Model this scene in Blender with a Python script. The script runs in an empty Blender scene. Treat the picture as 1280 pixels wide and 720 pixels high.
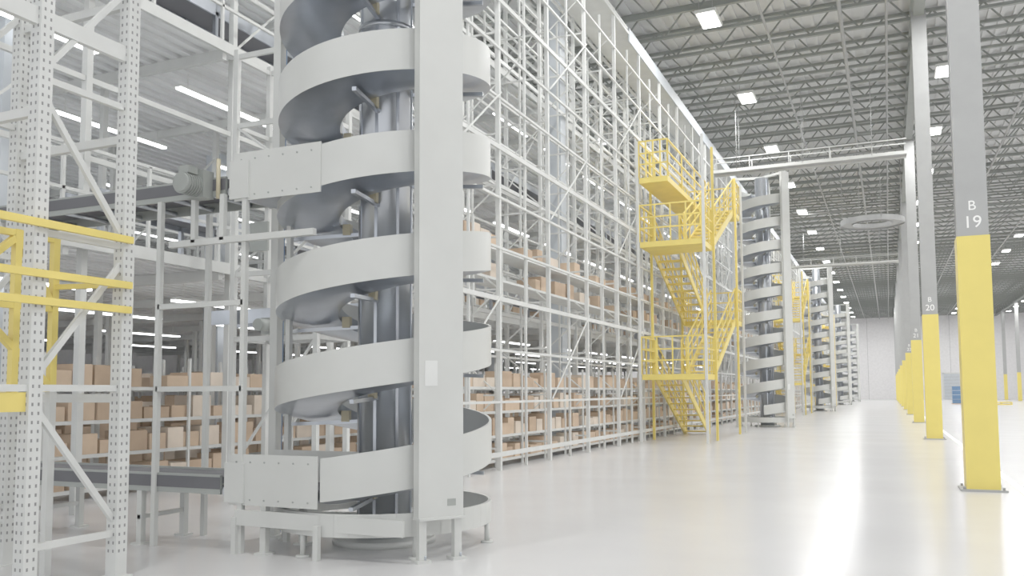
import bpy, math, random
from mathutils import Vector, Matrix
random.seed(7)
S = bpy.context.scene
COL = S.collection

# ------------------------------------------------------------ materials
def mat(name, col, rough=0.5, metal=0.0, var=0.06, scale=3.0, emit=None, bump=0.0):
    m = bpy.data.materials.new(name); m.use_nodes = True
    nt = m.node_tree; b = nt.nodes['Principled BSDF']
    b.inputs['Roughness'].default_value = rough
    b.inputs['Metallic'].default_value = metal
    if emit:
        b.inputs['Emission Color'].default_value = (*emit[0], 1)
        b.inputs['Emission Strength'].default_value = emit[1]
        b.inputs['Base Color'].default_value = (*col, 1)
        return m
    tc = nt.nodes.new('ShaderNodeTexCoord')
    n = nt.nodes.new('ShaderNodeTexNoise'); n.inputs['Scale'].default_value = scale
    n.inputs['Detail'].default_value = 4
    r = nt.nodes.new('ShaderNodeValToRGB')
    r.color_ramp.elements[0].position = 0.3; r.color_ramp.elements[1].position = 0.7
    r.color_ramp.elements[0].color = (*[c*(1-var) for c in col], 1)
    r.color_ramp.elements[1].color = (*[min(1, c*(1+var)) for c in col], 1)
    nt.links.new(tc.outputs['Object'], n.inputs['Vector'])
    nt.links.new(n.outputs['Fac'], r.inputs['Fac'])
    nt.links.new(r.outputs['Color'], b.inputs['Base Color'])
    return m

M = dict(
 white=mat('painted_white_steel', (0.70,0.71,0.69), 0.4),
 rack=mat('rack_grey_white_steel', (0.61,0.62,0.60), 0.5),
 spiral=mat('spiral_light_grey_paint', (0.55,0.56,0.535), 0.35, 0, 0.03),
 galv=mat('galvanised_sheet', (0.43,0.46,0.51), 0.30, 0.92, 0.10, 4),
 pipe=mat('brushed_steel_tube', (0.50,0.525,0.56), 0.32, 0.85, 0.06),
 yellow=mat('safety_yellow_paint', (0.78,0.60,0.12), 0.45, 0, 0.05),
 colyel=mat('column_yellow_wrap', (0.76,0.60,0.11), 0.4, 0, 0.03),
 colgrey=mat('column_grey_paint', (0.31,0.315,0.31), 0.5, 0, 0.05),
 modcol=mat('module_column_pale', (0.48,0.52,0.56), 0.5, 0, 0.05),
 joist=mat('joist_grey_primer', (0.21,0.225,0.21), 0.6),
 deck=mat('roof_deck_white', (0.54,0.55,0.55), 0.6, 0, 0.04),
 mdeck=mat('mezzanine_deck_white', (0.80,0.81,0.81), 0.5, 0, 0.04),
 belt=mat('conveyor_belt_dark', (0.08,0.08,0.09), 0.6),
 dark=mat('dark_slot', (0.20,0.20,0.20), 0.7),
 motor=mat('gearmotor_grey', (0.30,0.32,0.30), 0.5, 0.3),
 brass=mat('bracket_tan', (0.48,0.42,0.27), 0.5),
 card1=mat('cardboard_light', (0.56,0.40,0.27), 0.8, 0, 0.1),
 card2=mat('cardboard_mid', (0.46,0.32,0.21), 0.8, 0, 0.1),
 card3=mat('carton_pale', (0.66,0.55,0.44), 0.8, 0, 0.1),
 floor=mat('polished_concrete', (0.60,0.595,0.595), 0.20, 0, 0.04, 0.6),
 wall=mat('wall_paint_white', (0.74,0.73,0.74), 0.7),
 line=mat('floor_line_white', (0.9,0.9,0.88), 0.4),
 red=mat('sprinkler_red', (0.50,0.12,0.10), 0.45),
 blue=mat('pallet_blue', (0.08,0.17,0.32), 0.5),
 cable=mat('air_hose_blue', (0.05,0.16,0.36), 0.5),
 label=mat('label_white', (0.92,0.92,0.90), 0.4),
 lamp=mat('lamp_lens', (1,1,1), emit=((1,1,0.98), 25.0)),
 strip=mat('led_strip', (1,1,1), emit=((0.97,0.99,1), 10.0)),
)

class MB:
    def __init__(s): s.v=[]; s.f=[]; s.m=[]; s.sm=[]; s.used=[]
    def mi(s,k):
        if k not in s.used: s.used.append(k)
        return s.used.index(k)
    def quadbox(s, c8, k, ends=True):
        b=len(s.v); s.v += [tuple(p) for p in c8]
        F=[(0,1,5,4),(1,2,6,5),(2,3,7,6),(3,0,4,7)]
        if ends: F += [(3,2,1,0),(4,5,6,7)]
        i=s.mi(k)
        for f in F:
            s.f.append(tuple(b+a for a in f)); s.m.append(i); s.sm.append(False)
    def box(s, x0,x1,y0,y1,z0,z1,k):
        s.quadbox([(x0,y0,z0),(x1,y0,z0),(x1,y1,z0),(x0,y1,z0),(x0,y0,z1),(x1,y0,z1),(x1,y1,z1),(x0,y1,z1)],k)
    def cbox(s, c, d, k, rot=0.0):
        ca,sa=math.cos(rot),math.sin(rot); P=[]
        for z in (-1,1):
            for (a,b_) in ((-1,-1),(1,-1),(1,1),(-1,1)):
                x=a*d[0]/2; y=b_*d[1]/2
                P.append((c[0]+x*ca-y*sa, c[1]+x*sa+y*ca, c[2]+z*d[2]/2))
        s.quadbox(P,k)
    def beam(s,p,q,w,h,k,ends=True):
        p=Vector(p); q=Vector(q); d=(q-p).normalized()
        up=Vector((0,0,1)) if abs(d.z)<0.95 else Vector((0,1,0))
        r=d.cross(up).normalized(); u=r.cross(d).normalized()
        r=r*w/2; u=u*h/2
        s.quadbox([p-r-u,p+r-u,p+r+u,p-r+u,q-r-u,q+r-u,q+r+u,q-r+u],k,ends)
    def cyl(s,p,q,r,k,n=16,caps=True):
        p=Vector(p); q=Vector(q); d=(q-p).normalized()
        up=Vector((0,0,1)) if abs(d.z)<0.95 else Vector((1,0,0))
        a=d.cross(up).normalized(); b_=d.cross(a).normalized()
        b=len(s.v); i=s.mi(k)
        for c in (p,q):
            for j in range(n):
                t=2*math.pi*j/n; s.v.append(tuple(c+a*r*math.cos(t)+b_*r*math.sin(t)))
        for j in range(n):
            j2=(j+1)%n
            s.f.append((b+j,b+n+j,b+n+j2,b+j2)); s.m.append(i); s.sm.append(True)
        if caps:
            s.f.append(tuple(b+j for j in range(n))); s.m.append(i); s.sm.append(False)
            s.f.append(tuple(b+n+j for j in reversed(range(n)))); s.m.append(i); s.sm.append(False)
    def mesh(s,name):
        me=bpy.data.meshes.new(name); me.from_pydata(s.v,[],s.f)
        for k in s.used: me.materials.append(M[k])
        me.polygons.foreach_set('material_index', s.m)
        me.polygons.foreach_set('use_smooth', s.sm)
        me.update(); return me
    def obj(s,name,parent=None,loc=(0,0,0)):
        return link(name, s.mesh(name), parent, loc)
def link(name, data, parent=None, loc=(0,0,0)):
    o=bpy.data.objects.new(name,data); COL.objects.link(o); o.location=loc
    if parent: o.parent=parent
    return o
def empty(name,loc=(0,0,0)):
    return link(name,None,None,loc)

# ------------------------------------------------------------ room shell
YF=152.0; XL=-34.0; XR=24.0; ZC=14.3
b=MB(); b.box(XL,XR,-8,YF,-0.15,0,'floor'); b.obj('floor')
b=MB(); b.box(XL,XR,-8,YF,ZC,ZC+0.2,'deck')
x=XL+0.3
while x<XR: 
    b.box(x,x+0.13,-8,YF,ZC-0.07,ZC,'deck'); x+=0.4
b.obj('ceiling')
b=MB(); b.box(XL,XR,YF,YF+0.3,0,ZC,'wall')
for i in range(9): b.box(XL+6*i+1,XL+6*i+1.05,YF-0.02,YF,0,ZC,'colgrey')
b.obj('wall_far')
b=MB(); b.box(XR,XR+0.3,-8,YF,0,ZC,'wall'); b.obj('wall_right')
b=MB(); b.box(XL-0.3,XL,-8,YF,0,ZC,'wall'); b.obj('wall_left')
b=MB(); b.box(8.0,11.6,YF-0.12,YF-0.03,0,4,'modcol')
for i in range(8): b.box(8.0,11.6,YF-0.15,YF-0.11,0.5*i,0.5*i+0.04,'colgrey')
b.box(7.8,8.0,YF-0.2,YF-0.03,0,4.2,'rack'); b.box(11.6,11.8,YF-0.2,YF-0.03,0,4.2,'rack'); b.box(7.8,11.8,YF-0.2,YF-0.03,4.0,4.2,'rack')
b.obj('door_1')
b=MB(); b.box(1.66,1.78,-6,140,0.0,0.004,'line'); b.obj('floor_marking_line')

# joists
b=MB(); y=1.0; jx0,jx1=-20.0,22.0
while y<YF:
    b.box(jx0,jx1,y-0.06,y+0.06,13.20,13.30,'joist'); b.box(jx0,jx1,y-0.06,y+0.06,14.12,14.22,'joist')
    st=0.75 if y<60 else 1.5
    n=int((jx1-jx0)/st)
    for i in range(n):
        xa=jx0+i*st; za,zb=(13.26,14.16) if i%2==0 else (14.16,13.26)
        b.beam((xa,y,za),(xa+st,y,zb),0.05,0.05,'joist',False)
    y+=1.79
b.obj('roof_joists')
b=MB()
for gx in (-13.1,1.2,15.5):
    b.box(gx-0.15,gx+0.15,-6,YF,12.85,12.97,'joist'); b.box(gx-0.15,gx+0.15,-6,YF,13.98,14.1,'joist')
    y=-6
    i=0
    while y<YF-1.2:
        za,zb=(12.92,14.0) if i%2==0 else (14.0,12.92)
        b.beam((gx,y,za),(gx,y+1.2,zb),0.09,0.09,'joist',False); y+=1.2; i+=1
b.obj('roof_girders')
b=MB()
for px_,r_ in ((-3.2,0.04),(-1.0,0.06),(0.3,0.04),(5.2,0.05),(8.6,0.05)):
    b.cyl((px_,-4,12.95),(px_,YF-1,12.95),r_,'colgrey',8)
for yy in (20,44,58,72):
    b.cyl((-6,yy,12.8),(14,yy,12.8),0.05,'colgrey',8)
b.obj('sprinkler_main_pipe')
b=MB()
for (X,Y) in ((9.5,60),(13.5,75),(6.9,48)):
    b.cyl((X,Y,0),(X,Y,12.9),0.06,'red',8); b.cyl((X,Y,0.9),(X,Y,1.3),0.14,'red',10)
b.obj('fire_sprinkler_pipe')

# high bay lights
hb=MB(); hb.cbox((0,0,0.08),(0.62,1.25,0.10),'white'); hb.cbox((0,0,0.025),(0.52,1.15,0.012),'lamp')
for sx in (-0.2,0.2):
    for sy in (-0.5,0.5): hb.cyl((sx,sy,0.12),(sx,sy,0.45+0.0),0.008,'colgrey',6)
hbm=hb.mesh('high_bay_fixture')
M['lamp'].cycles.emission_sampling='NONE'
for X in (-4.7,2.2,9.2,16.3,-11.7,-18.7,-25.7):
    Y=2.7 if X>-10 else 6.0
    while Y<YF-4:
        e=empty('high_bay_light',(X,Y,12.8)); link('fixture',hbm,e)
        L=bpy.data.lights.new('lamp_glow','AREA'); L.shape='RECTANGLE'; L.size=0.5; L.size_y=1.1
        L.energy=420 ; L.color=(1,1,0.985)
        link('lamp_glow',L,e,(0,0,0.0))
        Y+=7.8 if X>-10 else 15.6

# ------------------------------------------------------------ building columns
cm=MB(); w=0.205
cm.box(-w,w,-w,-w+0.03,3.7,13,'colgrey'); cm.box(-w,w,w-0.03,w,3.7,13,'colgrey')
cm.box(-w+0.012,w-0.012,-w+0.03,w-0.03,3.7,12.98,'colgrey')
cm.box(-w-0.012,w+0.012,-w-0.012,w+0.012,0.02,3.7,'colyel')
cm.box(-0.3,0.3,-0.3,0.3,0,0.03,'colgrey')
for sx in (-0.25,0.25):
    for sy in (-0.25,0.25): cm.cyl((sx,sy,0.03),(sx,sy,0.07),0.02,'colgrey',6)
cmm=cm.mesh('pillar')
def text(name,s,size,loc,parent):
    c=bpy.data.curves.new(name,'FONT'); c.body=s; c.size=size; c.align_x='CENTER'; c.extrude=0.002; c.offset=0.0
    c.materials.append(M['label']); o=link(name,c,parent,loc); o.rotation_euler=(math.pi/2,0,0); return o
for ci,cx in enumerate((1.2,15.5)):
    for k in range(0,10):
        Y=14.35+14.3*k
        if Y>YF-2: break
        e=empty('building_column',(cx,Y,0)); link('pillar',cmm,e)
        if k<4:
            text('bay_letter','B' if ci==0 else 'C',0.20,(0,-w-0.004,4.08),e); text('bay_number',str(19+k),0.25,(0,-w-0.004,3.82),e)
mc=MB(); mc.box(-0.2,0.2,-0.2,-0.17,0.0,13,'modcol'); mc.box(-0.2,0.2,0.17,0.2,0.0,13,'modcol'); mc.box(-0.03,0.03,-0.17,0.17,0,13,'modcol')
mc.box(-0.2,-0.17,-0.17,0.17,0,13,'modcol'); mc.box(0.17,0.2,-0.17,0.17,0,13,'modcol')
mc.box(-0.28,0.28,-0.28,0.28,0,0.03,'modcol')
mcm=mc.mesh('steel_column_mesh')
for (X,Y) in ((-10.3,7.4),(-13.1,14.35),(-8.2,22.0),(-13.1,28.65),(-8.2,36.6),(-8.2,50.9),(-20,14.35),(-20,28.65)):
    link('steel_column',mcm,None,(X,Y,0))

# ------------------------------------------------------------ spiral conveyor
PITCH=0.94
def ztop(phi): return 1.0+PITCH*(phi+43.0)/360.0
def helix_mesh(phi0,phi1):
    prof=[(1.06,.38),(1.06,0.0),(.92,-.035),(.74,-.05),(.58,-.04),(.46,-.01),(.44,.10),(.46,.10),(.48,.01),(.59,-.02),(.74,-.03),(.92,-.015),(1.035,.03),(1.035,.38)]
    km  =['spiral','galv','galv','galv','galv','galv','galv','galv','galv','galv','galv','galv','spiral','spiral']
    b=MB(); n=int((phi1-phi0)/5.0); P=len(prof)
    for i in range(n+1):
        ph=phi0+(phi1-phi0)*i/n; a=math.radians(ph); z0=ztop(ph)-0.38
        for r,z in prof: b.v.append((r*math.cos(a),r*math.sin(a),z0+z))
    for i in range(n):
        for j in range(P):
            j2=(j+1)%P
            b.f.append((i*P+j,i*P+j2,(i+1)*P+j2,(i+1)*P+j)); b.m.append(b.mi(km[j])); b.sm.append(j not in (6,13))
    b.f.append(tuple(range(P))); b.m.append(0); b.sm.append(False)
    b.f.append(tuple(n*P+j for j in reversed(range(P)))); b.m.append(0); b.sm.append(False)
    me=b.mesh('helical_trough'); 
    try: me.set_sharp_from_angle(angle=math.radians(35))
    except Exception: pass
    return me
trough=helix_mesh(-90,-90+360*9.75)
pb=MB(); pb.cyl((0,0,0.06),(0,0,10.3),0.27,'pipe',28)
for k in range(8):
    a=2*math.pi*k/8+0.2; pb.cbox((0.272*math.cos(a),0.272*math.sin(a),5.2),(0.012,0.03,10.1),'galv',a)
ph=-75
while ph<-90+360*9.75:
    a=math.radians(ph); z=ztop(ph)-0.38-0.02
    c,s_=math.cos(a),math.sin(a)
    pb.beam((0.25*c,0.25*s_,z-0.05),(1.0*c,1.0*s_,z-0.08),0.04,0.035,'galv')
    pb.cbox((0.40*c,0.40*s_,z+0.0),(0.08,0.07,0.11),'brass',a)
    ph+=90
pb.cyl((0,0,0),(0,0,0.06),0.5,'spiral',28)
for z in (2.6,5.1,7.6): pb.cyl((0,0,z),(0,0,z+0.05),0.285,'pipe',28)
core=pb.mesh('center_tube')
rb=MB()
for k in range(48):
    a0=2*math.pi*k/48; a1=2*math.pi*(k+1)/48
    rb.beam((1.04*math.cos(a0),1.04*math.sin(a0),0.30),(1.04*math.cos(a1),1.04*math.sin(a1),0.30),0.03,0.20,'spiral',False)
for k in range(6):
    a=math.pi/3*k+0.3; rb.beam((0.25*math.cos(a),0.25*math.sin(a),0.24),(1.03*math.cos(a),1.03*math.sin(a),0.24),0.06,0.07,'spiral')
    rb.cyl((1.02*math.cos(a),1.02*math.sin(a),0.02),(1.02*math.cos(a),1.02*math.sin(a),0.22),0.025,'spiral',10)
    rb.cyl((1.02*math.cos(a),1.02*math.sin(a),0.0),(1.02*math.cos(a),1.02*math.sin(a),0.02),0.06,'spiral',14)
base=rb.mesh('base_ring')
def post_mesh():
    p=MB(); a=math.radians(-35); r=1.2
    c,s_=math.cos(a),math.sin(a); tx,ty=-s_,c
    ctr=Vector((r*c,r*s_,0))
    p.cbox((ctr.x+0.035*c,ctr.y+0.035*s_,5.35),(0.012,0.43,9.98),'spiral',a)
    for sg in (-1,1):
        p.cbox((ctr.x+sg*0.209*tx-0.015*c,ctr.y+sg*0.209*ty-0.015*s_,5.35),(0.10,0.012,9.98),'spiral',a)
        p.cbox((ctr.x+sg*0.185*tx-0.06*c,ctr.y+sg*0.185*ty-0.06*s_,5.35),(0.012,0.05,9.98),'spiral',a)
        lx,ly=ctr.x+sg*0.17*tx,ctr.y+sg*0.17*ty
        p.cbox((lx,ly,0.2),(0.06,0.07,0.38),'spiral',a)
        p.cbox((lx,ly,0.012),(0.13,0.13,0.024),'spiral',a)
        p.cyl((lx+.04,ly,0.02),(lx+.04,ly,0.06),0.01,'galv',8)
    p.cbox((ctr.x,ctr.y,0.37),(0.14,0.44,0.02),'spiral',a)
    p.cbox((ctr.x+0.0435*c-0.10*tx,ctr.y+0.0435*s_-0.10*ty,1.62),(0.004,0.12,0.22),'white',a)
    p.cbox((ctr.x+0.0435*c+0.10*tx,ctr.y+0.0435*s_+0.10*ty,0.50),(0.004,0.08,0.06),'motor',a)
    k=0
    while True:
        ph=-35+360*k; z=ztop(ph)-0.2
        if z>10: break
        for dz in (-0.1,0.1): p.cbox((1.105*c,1.105*s_,z+dz),(0.11,0.05,0.04),'galv',a)
        k+=1
    return p.mesh('wide_support_post')
post=post_mesh()
def slim_mesh():
    p=MB()
    for ang in (84,190):
        a=math.radians(ang); c,s_=math.cos(a),math.sin(a)
        p.cbox((1.2*c,1.2*s_,5.15),(0.08,0.12,10.26),'spiral',a); p.cbox((1.2*c,1.2*s_,0.012),(0.16,0.2,0.024),'spiral',a)
        k=0
        while True:
            ph=ang+360*k
            if ph>270+360*9: break
            z=ztop(ph)-0.2
            if 0.3<z<10.2: p.cbox((1.11*c,1.11*s_,z),(0.11,0.05,0.05),'galv',a)
            k+=1
    for ang in (-35,84,190):
        a=math.radians(ang); p.beam((0,0,10.33),(1.24*math.cos(a),1.24*math.sin(a),10.33),0.08,0.1,'spiral')
    return p.mesh('slim_support_posts')
slim=slim_mesh()
for i,Y in enumerate((7.4,36.8,66.2,95.6,125.0)):
    e=empty('spiral_conveyor',(-4.6,Y,0))
    link('helical_trough',trough,e); link('center_tube',core,e); link('base_ring',base,e); link('wide_support_post',post,e); link('slim_support_posts',slim,e)

# infeed and outfeed belt conveyors (run in -X from tangent point)
def belt_conveyor(zt, xlen, legs, motor):
    b=MB(); y0=-1.06; y1=-0.44; x1=-0.02
    H=0.44
    b.box(x1-0.98,x1,y0-0.012,y0,zt-H,zt+0.02,'spiral'); b.box(x1-0.98,x1,y1,y1+0.012,zt-H,zt+0.02,'spiral')
    b.box(x1-0.98,x1,y0,y1,zt-H+0.05,zt-H+0.07,'galv')
    b.box(x1-0.98,x1-0.02,y0+0.01,y1-0.01,zt-0.30,zt-0.28,'belt')
    b.box(x1-1.02,x1-0.80,y0-0.035,y0-0.012,zt-H+0.02,zt-0.06,'spiral')
    for i in range(6):
        b.cyl((x1-0.10-0.16*i,y0-0.018,zt-0.05),(x1-0.10-0.16*i,y0,zt-0.05),0.009,'motor',8)
        b.cyl((x1-0.10-0.16*i,y0-0.018,zt-H+0.05),(x1-0.10-0.16*i,y0,zt-H+0.05),0.009,'motor',8)
    b.cyl((x1-1.04,y0+0.02,zt-0.33),(x1-1.04,y1-0.02,zt-0.33),0.05,'pipe',16)
    xs=x1-1.1; xe=x1-1.1-xlen
    b.box(xe,xs,y0,y0+0.03,zt-0.36,zt-0.18,'motor'); b.box(xe,xs,y1-0.03,y1,zt-0.36,zt-0.18,'motor')
    b.box(xe,xs,y0+0.03,y1-0.03,zt-0.26,zt-0.20,'belt')
    b.box(xe,xs,y0-0.004,y0,zt-0.31,zt-0.20,'belt')
    b.cyl((xe,y0+0.03,zt-0.27),(xe,y1-0.03,zt-0.27),0.06,'pipe',16)
    x=xs-0.2
    while x>xe:
        b.cyl((x,y0+0.02,zt-0.33),(x,y1-0.02,zt-0.33),0.025,'pipe',8)
        x-=0.5
    if legs:
        x=x1-0.6
        while x>xe:
            for yy in (y0+0.03,y1-0.03):
                b.box(x-0.03,x+0.03,yy-0.03,yy+0.03,0.02,zt-0.36,'spiral'); b.box(x-0.07,x+0.07,yy-0.06,yy+0.06,0,0.02,'spiral')
            b.beam((x,y0,zt*0.3),(x,y1,zt*0.3),0.04,0.04,'spiral'); x-=1.5
    if motor:
        cx=x1-1.35
        b.cyl((cx,y0-0.32,zt-0.28),(cx,y0-0.02,zt-0.28),0.09,'motor',18)
        for i in range(7): b.cyl((cx,y0-0.30+0.03*i,zt-0.28),(cx,y0-0.29+0.03*i,zt-0.28),0.105,'motor',18)
        b.cbox((cx,y0-0.06,zt-0.26),(0.20,0.14,0.26),'motor'); b.cbox((cx,y0-0.22,zt-0.15),(0.12,0.12,0.07),'motor')
        b.cyl((cx+0.2,y0-0.04,zt-0.4),(cx+0.2,y0-0.04,zt-0.02),0.02,'brass',8)
        b.beam((cx-0.1,y0-0.02,zt-0.36),(cx-0.1,y0-0.02,zt-0.8),0.05,0.05,'spiral')
        b.beam((cx+0.25,y0-0.02,zt-0.36),(cx+0.25,y0-0.02,zt-0.8),0.05,0.05,'spiral')
        b.beam((cx-0.4,y0-0.02,zt-0.8),(cx+1.3,y0-0.02,zt-0.8),0.05,0.06,'spiral')
        for X in (x1-0.85,x1-1.9):
            for yy in (y0+0.0,y1+0.04): b.beam((X,yy,0.0),(X,yy,zt-0.36),0.05,0.05,'spiral')
        for z in (1.5,2.3): b.beam((x1-0.85,y0,z),(x1-1.9,y0,z),0.05,0.05,'spiral')
    return b
e=empty('infeed_belt_conveyor',(-4.6,7.4,0)); belt_conveyor(ztop(-90)+0.0,7.0,True,False).obj('frame_and_belt',e)
e=empty('outfeed_belt_conveyor',(-4.6,7.4,0)); belt_conveyor(ztop(-90)+3*PITCH,3.2,False,True).obj('frame_and_belt',e)
b=MB(); 
b.beam((-0.9,-1.1,0.33),(0.80,-0.98,0.30),0.03,0.14,'spiral'); b.beam((-0.9,-1.1,0.33),(-0.9,-1.1,0.0),0.05,0.05,'spiral')
b.beam((0,-1.1,0.30),(0,-1.1,0.0),0.05,0.05,'spiral')
b.obj('spiral_base_frame',None,(-4.6,7.4,0))
b=MB(); b.cyl((-5.95,7.5,0),(-5.95,7.5,9.8),0.014,'cable',8); b.obj('air_hose')

# transfer conveyor on a support frame, behind the spiral
b=MB()
for X in (-6.9,-8.3):
    for Y in (9.4,10.1):
        b.box(X-0.035,X+0.035,Y-0.035,Y+0.035,0,6.3,'rack')
    for z in (2.2,3.1,4.2,5.2,6.2): b.box(X-0.025,X+0.025,9.4,10.1,z-0.03,z+0.03,'rack')
for Y in (9.4,10.1):
    for z in (2.2,3.1,4.2,5.2,6.2): b.box(-8.3,-6.9,Y-0.02,Y+0.02,z-0.035,z+0.035,'rack')
    b.beam((-8.3,Y,3.1),(-6.9,Y,4.2),0.03,0.03,'rack'); b.beam((-6.9,Y,4.2),(-8.3,Y,5.2),0.03,0.03,'rack')
    b.beam((-8.3,Y,0.4),(-6.9,Y,2.2),0.03,0.03,'rack')
b.box(-8.8,-6.3,9.5,10.0,2.50,2.58,'belt')
for Y in (9.47,10.0): b.box(-8.8,-6.3,Y,Y+0.03,2.42,2.62,'galv')
b.cbox((-7.5,9.3,2.35),(0.3,0.2,0.22),'motor'); b.cyl((-7.5,9.2,2.35),(-7.5,8.95,2.35),0.08,'motor',14)
b.box(-8.0,-7.7,9.36,9.40,3.4,3.8,'motor')
b.obj('transfer_conveyor_frame')

# ------------------------------------------------------------ near perforated rack frame + yellow gate
def slots(b,x,y,z0,z1,wx,wy):
    z=z0
    while z<z1:
        for off in (-0.025,0.025):
            b.box(x+wx/2,x+wx/2+0.002,y+off-0.007,y+off+0.007,z,z+0.024,'dark')
            b.box(x+off-0.007,x+off+0.007,y-wy/2-0.002,y-wy/2,z,z+0.024,'dark')
        z+=0.065
b=MB()
FX=-5.7; YA=4.36; YB=5.16
for (X,Y) in ((FX,YA),(FX,YB),(FX-1.3,YA),(FX-1.3,YB)):
    b.box(X-0.055,X+0.055,Y-0.055,Y+0.055,0.012,9.5,'rack'); b.box(X-0.09,X+0.09,Y-0.09,Y+0.09,0,0.012,'rack')
    slots(b,X,Y,0.2,6.0,0.11,0.11)
for X in (FX,FX-1.3):
    z=0.35; i=0
    while z<9:
        b.beam((X,YA,z),(X,YB,z),0.04,0.05,'rack')
        ya,yb=(YA,YB) if i%2 else (YB,YA)
        b.beam((X,ya,z+0.05),(X,yb,z+1.05),0.035,0.045,'rack'); z+=1.15; i+=1
for z in (4.25,5.3): b.beam((FX,1.8,z),(FX,YB,z),0.05,0.13,'rack')
for z in (1.42,3.55,4.7,6.2):
    b.beam((FX,YA,z),(FX-1.3,YA,z),0.05,0.07,'rack'); b.beam((FX,YB,z),(FX-1.3,YB,z),0.05,0.07,'rack')
b.beam((FX+0.0,1.8,1.40),(FX,YA,1.40),0.05,0.14,'yellow'); b.beam((FX,1.8,1.50),(FX,YA,1.50),0.07,0.05,'rack')
b.obj('pallet_rack_frame')
b=MB()
gx=FX+0.085
for z,h in ((2.70,0.055),(2.33,0.055),(2.13,0.055)): b.beam((gx,1.8,z),(gx,YB,z),0.04,h,'yellow')
gx2=FX-0.55
for Y in (3.3,4.62,4.96): b.beam((gx2,Y,1.45),(gx2,Y,2.75),0.055,0.055,'yellow')
for z in (1.5,2.15,2.72): b.beam((gx2,2.0,z),(gx2,4.96,z),0.05,0.05,'yellow')
b.beam((gx2,3.3,1.5),(gx2,4.62,2.7),0.05,0.05,'yellow'); b.beam((gx2,4.62,2.7),(gx2,4.96,2.15),0.05,0.05,'yellow')
b.beam((gx2,4.3,2.1),(gx2,4.96,1.5),0.05,0.05,'yellow')
for Y in (2.0,4.96): b.beam((gx2,Y,0.0),(gx2,Y,1.5),0.06,0.06,'rack')
b.beam((gx,5.1,2.33),(gx2,4.96,2.33),0.04,0.04,'yellow')
b.obj('yellow_safety_gate')

# ------------------------------------------------------------ pick module face rack
b=MB(); Y0=12.2; FXm=-6.7; DEP=1.2
y=Y0; i=0
while y<142:
    w_=0.08 if i%2==0 else 0.045
    for X in (FXm,FXm-DEP):
        b.box(X-w_/2,X+w_/2,y-w_/2,y+w_/2,0,12.1 if i%2==0 else 11.4,'rack')
    if i%2==0:
        z=0.4; k=0
        while z<11.3:
            b.beam((FXm,y,z),(FXm-DEP,y,z+0.0),0.035,0.035,'rack',False)
            xa,xb=(FXm,FXm-DEP) if k%2 else (FXm-DEP,FXm)
            if y<80: b.beam((xa,y,z),(xb,y,z+1.0),0.025,0.025,'rack',False)
            z+=1.0; k+=1
    y+=1.3; i+=1
z=0.3; j=0
while z<12.2:
    h=0.085 if j%3==0 else 0.045
    for X in (FXm+0.03,FXm-DEP-0.03):
        b.box(X-0.025,X+0.025,Y0,142,z-h/2,z+h/2,'rack')
    z+=0.97; j+=1
y=Y0
while y<70:
    for z in (1.3,5.2,8.1):
        b.beam((FXm+0.07,y,z),(FXm+0.07,y+2.6,z+2.0),0.02,0.03,'rack',False)
    y+=5.2
b.box(FXm-DEP,FXm+0.02,Y0,142,12.05,12.12,'rack')
b.box(FXm+0.02,FXm+0.06,24,142,11.7,12.1,'modcol')
b.obj('pick_module_rack')

# mezzanine decks
def deckm(name,z,x0,x1,y0,y1):
    b=MB(); b.box(x0,x1,y0,y1,z-0.03,z,'mdeck')
    x=x0+0.1
    while x<x1-0.1:
        b.box(x,x+0.10,y0,y1,z-0.09,z-0.03,'mdeck'); x+=0.26
    y=y0+0.1
    while y<y1:
        b.box(x0,x1,y-0.04,y+0.04,z-0.24,z-0.09,'rack'); y+=2.6
    b.box(x1,x1+0.05,y0,y1,z-0.14,z+0.02,'rack')
    for dz in (0.55,1.1): b.box(x1,x1+0.04,y0,y1,z+dz-0.02,z+dz+0.02,'rack')
    y=y0
    while y<y1:
        b.box(x1,x1+0.04,y,y+0.04,z,z+1.1,'rack'); y+=1.3
    b.obj(name)
for z in (3.35,6.65,9.75): deckm('mezzanine_deck',z,-30,-8.9,4.5,70)
b=MB()
for X in (-9.1,-11.8,-14.5,-17.2,-20,-24,-28):
    y=5.0
    while y<60:
        b.box(X-0.045,X+0.045,y-0.045,y+0.045,0,12.6,'rack')
        y+=2.6
    for z in (4.4,5.4,7.7,8.7,10.8,11.8,12.5):
        if X>-18: b.box(X-0.025,X+0.025,5,60,z-0.035,z+0.035,'rack')
y=5.0
while y<40:
    for z in (4.4,7.7,10.8,12.5):
        b.box(-24,-9.1,y-0.02,y+0.02,z-0.03,z+0.03,'rack')
    y+=5.2
for X in (-9.1,-11.8):
    y=5.0
    while y<30:
        for z in (3.4,6.7,9.8):
            b.beam((X,y,z),(X,y+2.6,z+2.6),0.03,0.03,'rack',False)
        y+=5.2
b.obj('mezzanine_frame')
b=MB()
for X in (-9.9,-12.6,-16,-20):
    for zz in (2.85,6.15,9.25):
        y=6.0
        while y<50:
            b.box(X-0.05,X+0.05,y,y+2.4,zz,zz+0.03,'strip'); b.box(X-0.06,X+0.06,y,y+2.4,zz+0.03,zz+0.07,'white')
            for yy in (y+0.2,y+2.2): b.box(X-0.006,X+0.006,yy,yy+0.012,zz+0.07,zz+0.3,'white')
            y+=3.9
b.obj('strip_lights')
b=MB()
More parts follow.
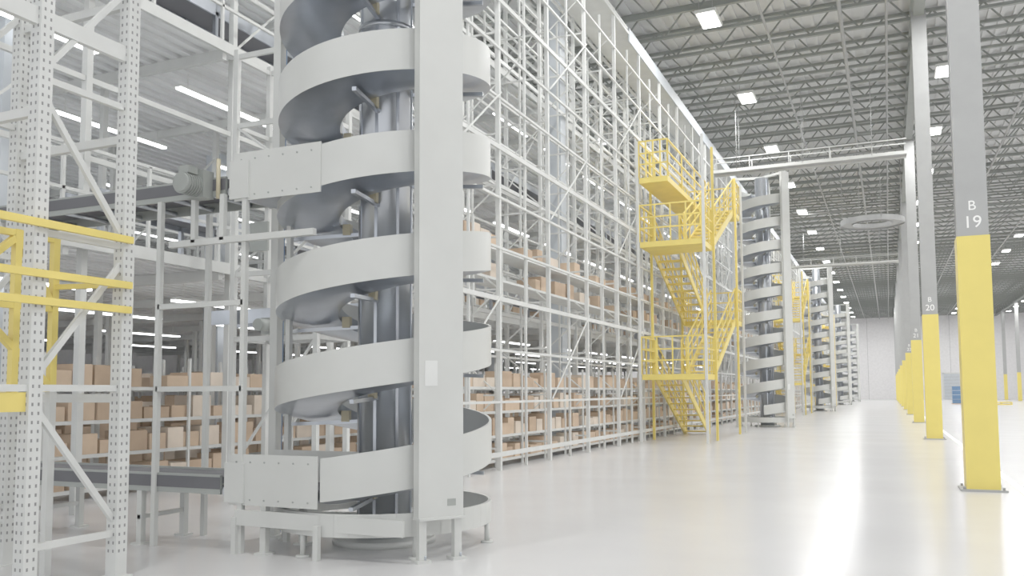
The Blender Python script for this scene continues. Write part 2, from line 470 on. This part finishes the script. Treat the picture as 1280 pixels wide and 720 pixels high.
for (z,X) in ((4.1,-9.6),(7.4,-9.6)):
    b.box(X-0.3,X+0.3,8,60,z-0.09,z-0.05,'belt'); b.box(X+0.3,X+0.33,8,60,z-0.16,z+0.02,'galv'); b.box(X-0.33,X-0.3,8,60,z-0.16,z+0.02,'galv')
    y=8
    while y<60:
        for sx in (-0.3,0.3): b.box(X+sx-0.03,X+sx+0.03,y,y+0.06,z-0.75,z-0.1,'galv')
        y+=2
b.obj('module_belt_conveyor')

# ------------------------------------------------------------ shelving with cartons
sh=MB(); cb=MB()
def shelf_row(X,y0,y1,levels,z0,dep=0.55,dens=0.85):
    ztop_=z0+levels[-1]+0.45
    y=y0
    while y<=y1:
        for sx in (-dep/2,dep/2): sh.box(X+sx-0.02,X+sx+0.02,y-0.02,y+0.02,z0,ztop_,'rack')
        y+=1.3
    for l in levels:
        z=z0+l
        sh.box(X-dep/2,X+dep/2,y0,y1,z-0.05,z,'rack')
        y=y0+0.05
        while y<y1-0.5:
            wd=random.uniform(0.26,0.5); hh=random.uniform(0.16,0.36); d=random.uniform(0.35,0.5)
            if random.random()<dens:
                cb.cbox((X+dep/2-d/2-random.uniform(0,0.05),y+wd/2,z+hh/2+0.001),(d,wd,hh),random.choice(['card1','card1','card2','card3']),random.uniform(-0.05,0.05))
            y+=wd+random.uniform(0.01,0.08)
LV=[0.15,0.62,1.09,1.56]
for X,y0,y1 in ((-10.5,8.0,60),(-13.2,6.0,45),(-15.8,6.0,45),(-19,6.0,45)): shelf_row(X,y0,y1,LV,0.0,0.55,0.92)
shelf_row(-7.3,14.0,80,[0.15,0.62,1.09,1.56],0.0,0.6,0.75)
shelf_row(-7.3,13.0,80,[0.5,1.1],3.2,0.6,0.4)
shelf_row(-11,14.0,50,[0.1,0.6,1.2],3.36,0.6,0.5)
sh.obj('shelving_unit'); cb.obj('cardboard_boxes')

# ------------------------------------------------------------ yellow stair tower (local y 0 = near edge)
def stair_mesh():
    b=MB(); W=0.8; N1=1.5; F0=5.7; F1=7.0
    LI,LO=-0.47,0.47
    def flight(X,yA,zA,yB,zB):
        n=10
        for sx in (-W/2,W/2):
            b.beam((X+sx,yA,zA-0.05),(X+sx,yB,zB-0.05),0.04,0.22,'yellow')
            for dz in (0.4,0.72,1.05): b.beam((X+sx,yA,zA+dz),(X+sx,yB,zB+dz),0.035,0.04,'yellow')
            for i in range(6):
                t=i/5; yy=yA+(yB-yA)*t; zz=zA+(zB-zA)*t
                b.box(X+sx-0.02,X+sx+0.02,yy-0.02,yy+0.02,zz,zz+1.05,'yellow')
        for i in range(n):
            t=(i+0.5)/n; yy=yA+(yB-yA)*t; zz=zA+(zB-zA)*t
            b.box(X-W/2,X+W/2,yy-0.16,yy+0.16,zz-0.03,zz+0.01,'yellow')
    def landing(z,y0,y1,xa=-0.9,xb=0.9,end=None):
        b.box(xa,xb,y0,y1,z-0.16,z,'yellow')
        for X in (xa,xb):
            for dz in (0.4,0.72,1.08): b.box(X-0.02,X+0.02,y0,y1,z+dz-0.02,z+dz+0.02,'yellow')
            for i in range(4):
                yy=y0+(y1-y0)*i/3; b.box(X-0.02,X+0.02,yy-0.02,yy+0.02,z,z+1.08,'yellow')
        if end is not None:
            for dz in (0.4,0.72,1.08): b.box(xa,xb,end-0.02,end+0.02,z+dz-0.02,z+dz+0.02,'yellow')
            for i in range(5): 
                xx=xa+(xb-xa)*i/4; b.box(xx-0.02,xx+0.02,end-0.02,end+0.02,z,z+1.08,'yellow')
    flight(LI,F0,0.0,N1,1.95); landing(1.95,0,N1,end=0.0)
    flight(LO,N1,1.95,F0,3.9); landing(3.9,F0,F1,end=F1)
    flight(LI,F0,3.9,N1,5.8); landing(5.8,0,N1,end=0.0)
    flight(LO,N1,5.8,F0,7.7); landing(7.7,F0,F1,end=F1)
    landing(7.7,0.0,F0,-0.9,-0.05,end=0.0)
    for X in (-0.95,0.95):
        for Y in (0.0,N1,F0,F1): b.box(X-0.035,X+0.035,Y-0.035,Y+0.035,0,8.8,'rack' if Y in (0.0,F1) else 'yellow')
    return b.mesh('stair_tower_mesh')
stm=stair_mesh()
for Y in (24.4,54.0,83.2): link('yellow_stair_tower',stm,None,(-5.62,Y,0))

# ------------------------------------------------------------ overhead conveyor bridge, ring, supports
def bridge(Y,z,x0,x1):
    b=MB()
    for yy in (Y-0.35,Y+0.35):
        b.box(x0,x1,yy-0.02,yy+0.02,z-0.06,z+0.06,'rack'); b.box(x0,x1,yy-0.02,yy+0.02,z+0.5,z+0.53,'rack')
        x=x0
        while x<x1-0.9:
            b.beam((x,yy,z+0.06),(x,yy,z+0.5),0.03,0.03,'rack'); x+=1.5
    b.box(x0,x1,Y-0.33,Y+0.33,z+0.02,z+0.06,'colgrey')
    x=x0+1
    while x<x1:
        for yy in (Y-0.37,Y+0.37): b.cyl((x,yy,z),(x,yy,13.2),0.012,'colgrey',6)
        x+=2.5
    b.obj('overhead_conveyor_bridge')
bridge(35.2,10.3,-6.3,0.9); bridge(64.6,10.3,-6.3,0.9)
b=MB(); C=Vector((-0.5,47.3,10.0))
for k in range(40):
    a0=2*math.pi*k/40; a1=2*math.pi*(k+1)/40
    for r,h in ((1.5,0.26),(0.95,0.20)):
        b.beam(C+Vector((r*math.cos(a0),r*math.sin(a0),0)),C+Vector((r*math.cos(a1),r*math.sin(a1),0)),0.03,h,'colgrey',False)
    b.quadbox([C+Vector((r*math.cos(a),r*math.sin(a),z)) for z in (-0.05,0) for (r,a) in ((0.95,a0),(1.5,a0),(1.5,a1),(0.95,a1))],'colgrey')
for a in (0.4,2.0,3.5,5.0):
    b.cyl(C+Vector((1.5*math.cos(a),1.5*math.sin(a),0)),C+Vector((1.5*math.cos(a),1.5*math.sin(a),3.25)),0.02,'colgrey',6)
b.obj('curved_overhead_conveyor')
b=MB()
for i in range(4):
    for k in range(4):
        b.box(6.0+1.0*i,6.9+1.0*i,100,100.9,0.08+0.45*k,0.48+0.45*k,'blue')
        b.box(5.98+1.0*i,6.92+1.0*i,99.98,100.92,0.44+0.45*k,0.48+0.45*k,'cable')
b.box(5.9,10,99.9,101,0,0.08,'card1')
b.obj('stacked_blue_crates')
b=MB()
for i in range(2):
    b.box(7+2*i,8.8+2*i,95,96,0.0,0.12,'yellow'); b.box(7+2*i,8.8+2*i,95,96,0.2,0.3,'yellow')
    for sx in (0,0.85,1.7): b.box(7+2*i+sx,7.1+2*i+sx,95,96,0.12,0.2,'yellow')
b.obj('yellow_pallets')

# ------------------------------------------------------------ world and camera
w=bpy.data.worlds.new('World'); S.world=w; w.use_nodes=True
w.node_tree.nodes['Background'].inputs[0].default_value=(0.95,0.97,1,1)
w.node_tree.nodes['Background'].inputs[1].default_value=1.6
cam=bpy.data.cameras.new('camera'); cam.lens=1080/1280*36; cam.sensor_width=36
cam.shift_y=55/1280
co=link('camera',cam); co.location=(0,0,1.45)
R=Matrix.Rotation(math.radians(23.5),4,'Z')@Matrix.Rotation(math.radians(90+4.0),4,'X')@Matrix.Rotation(math.radians(-0.3),4,'Z')
co.rotation_euler=R.to_euler()
S.camera=co
S.view_settings.view_transform='Standard'
S.view_settings.exposure=-0.72
S.view_settings.gamma=1.42
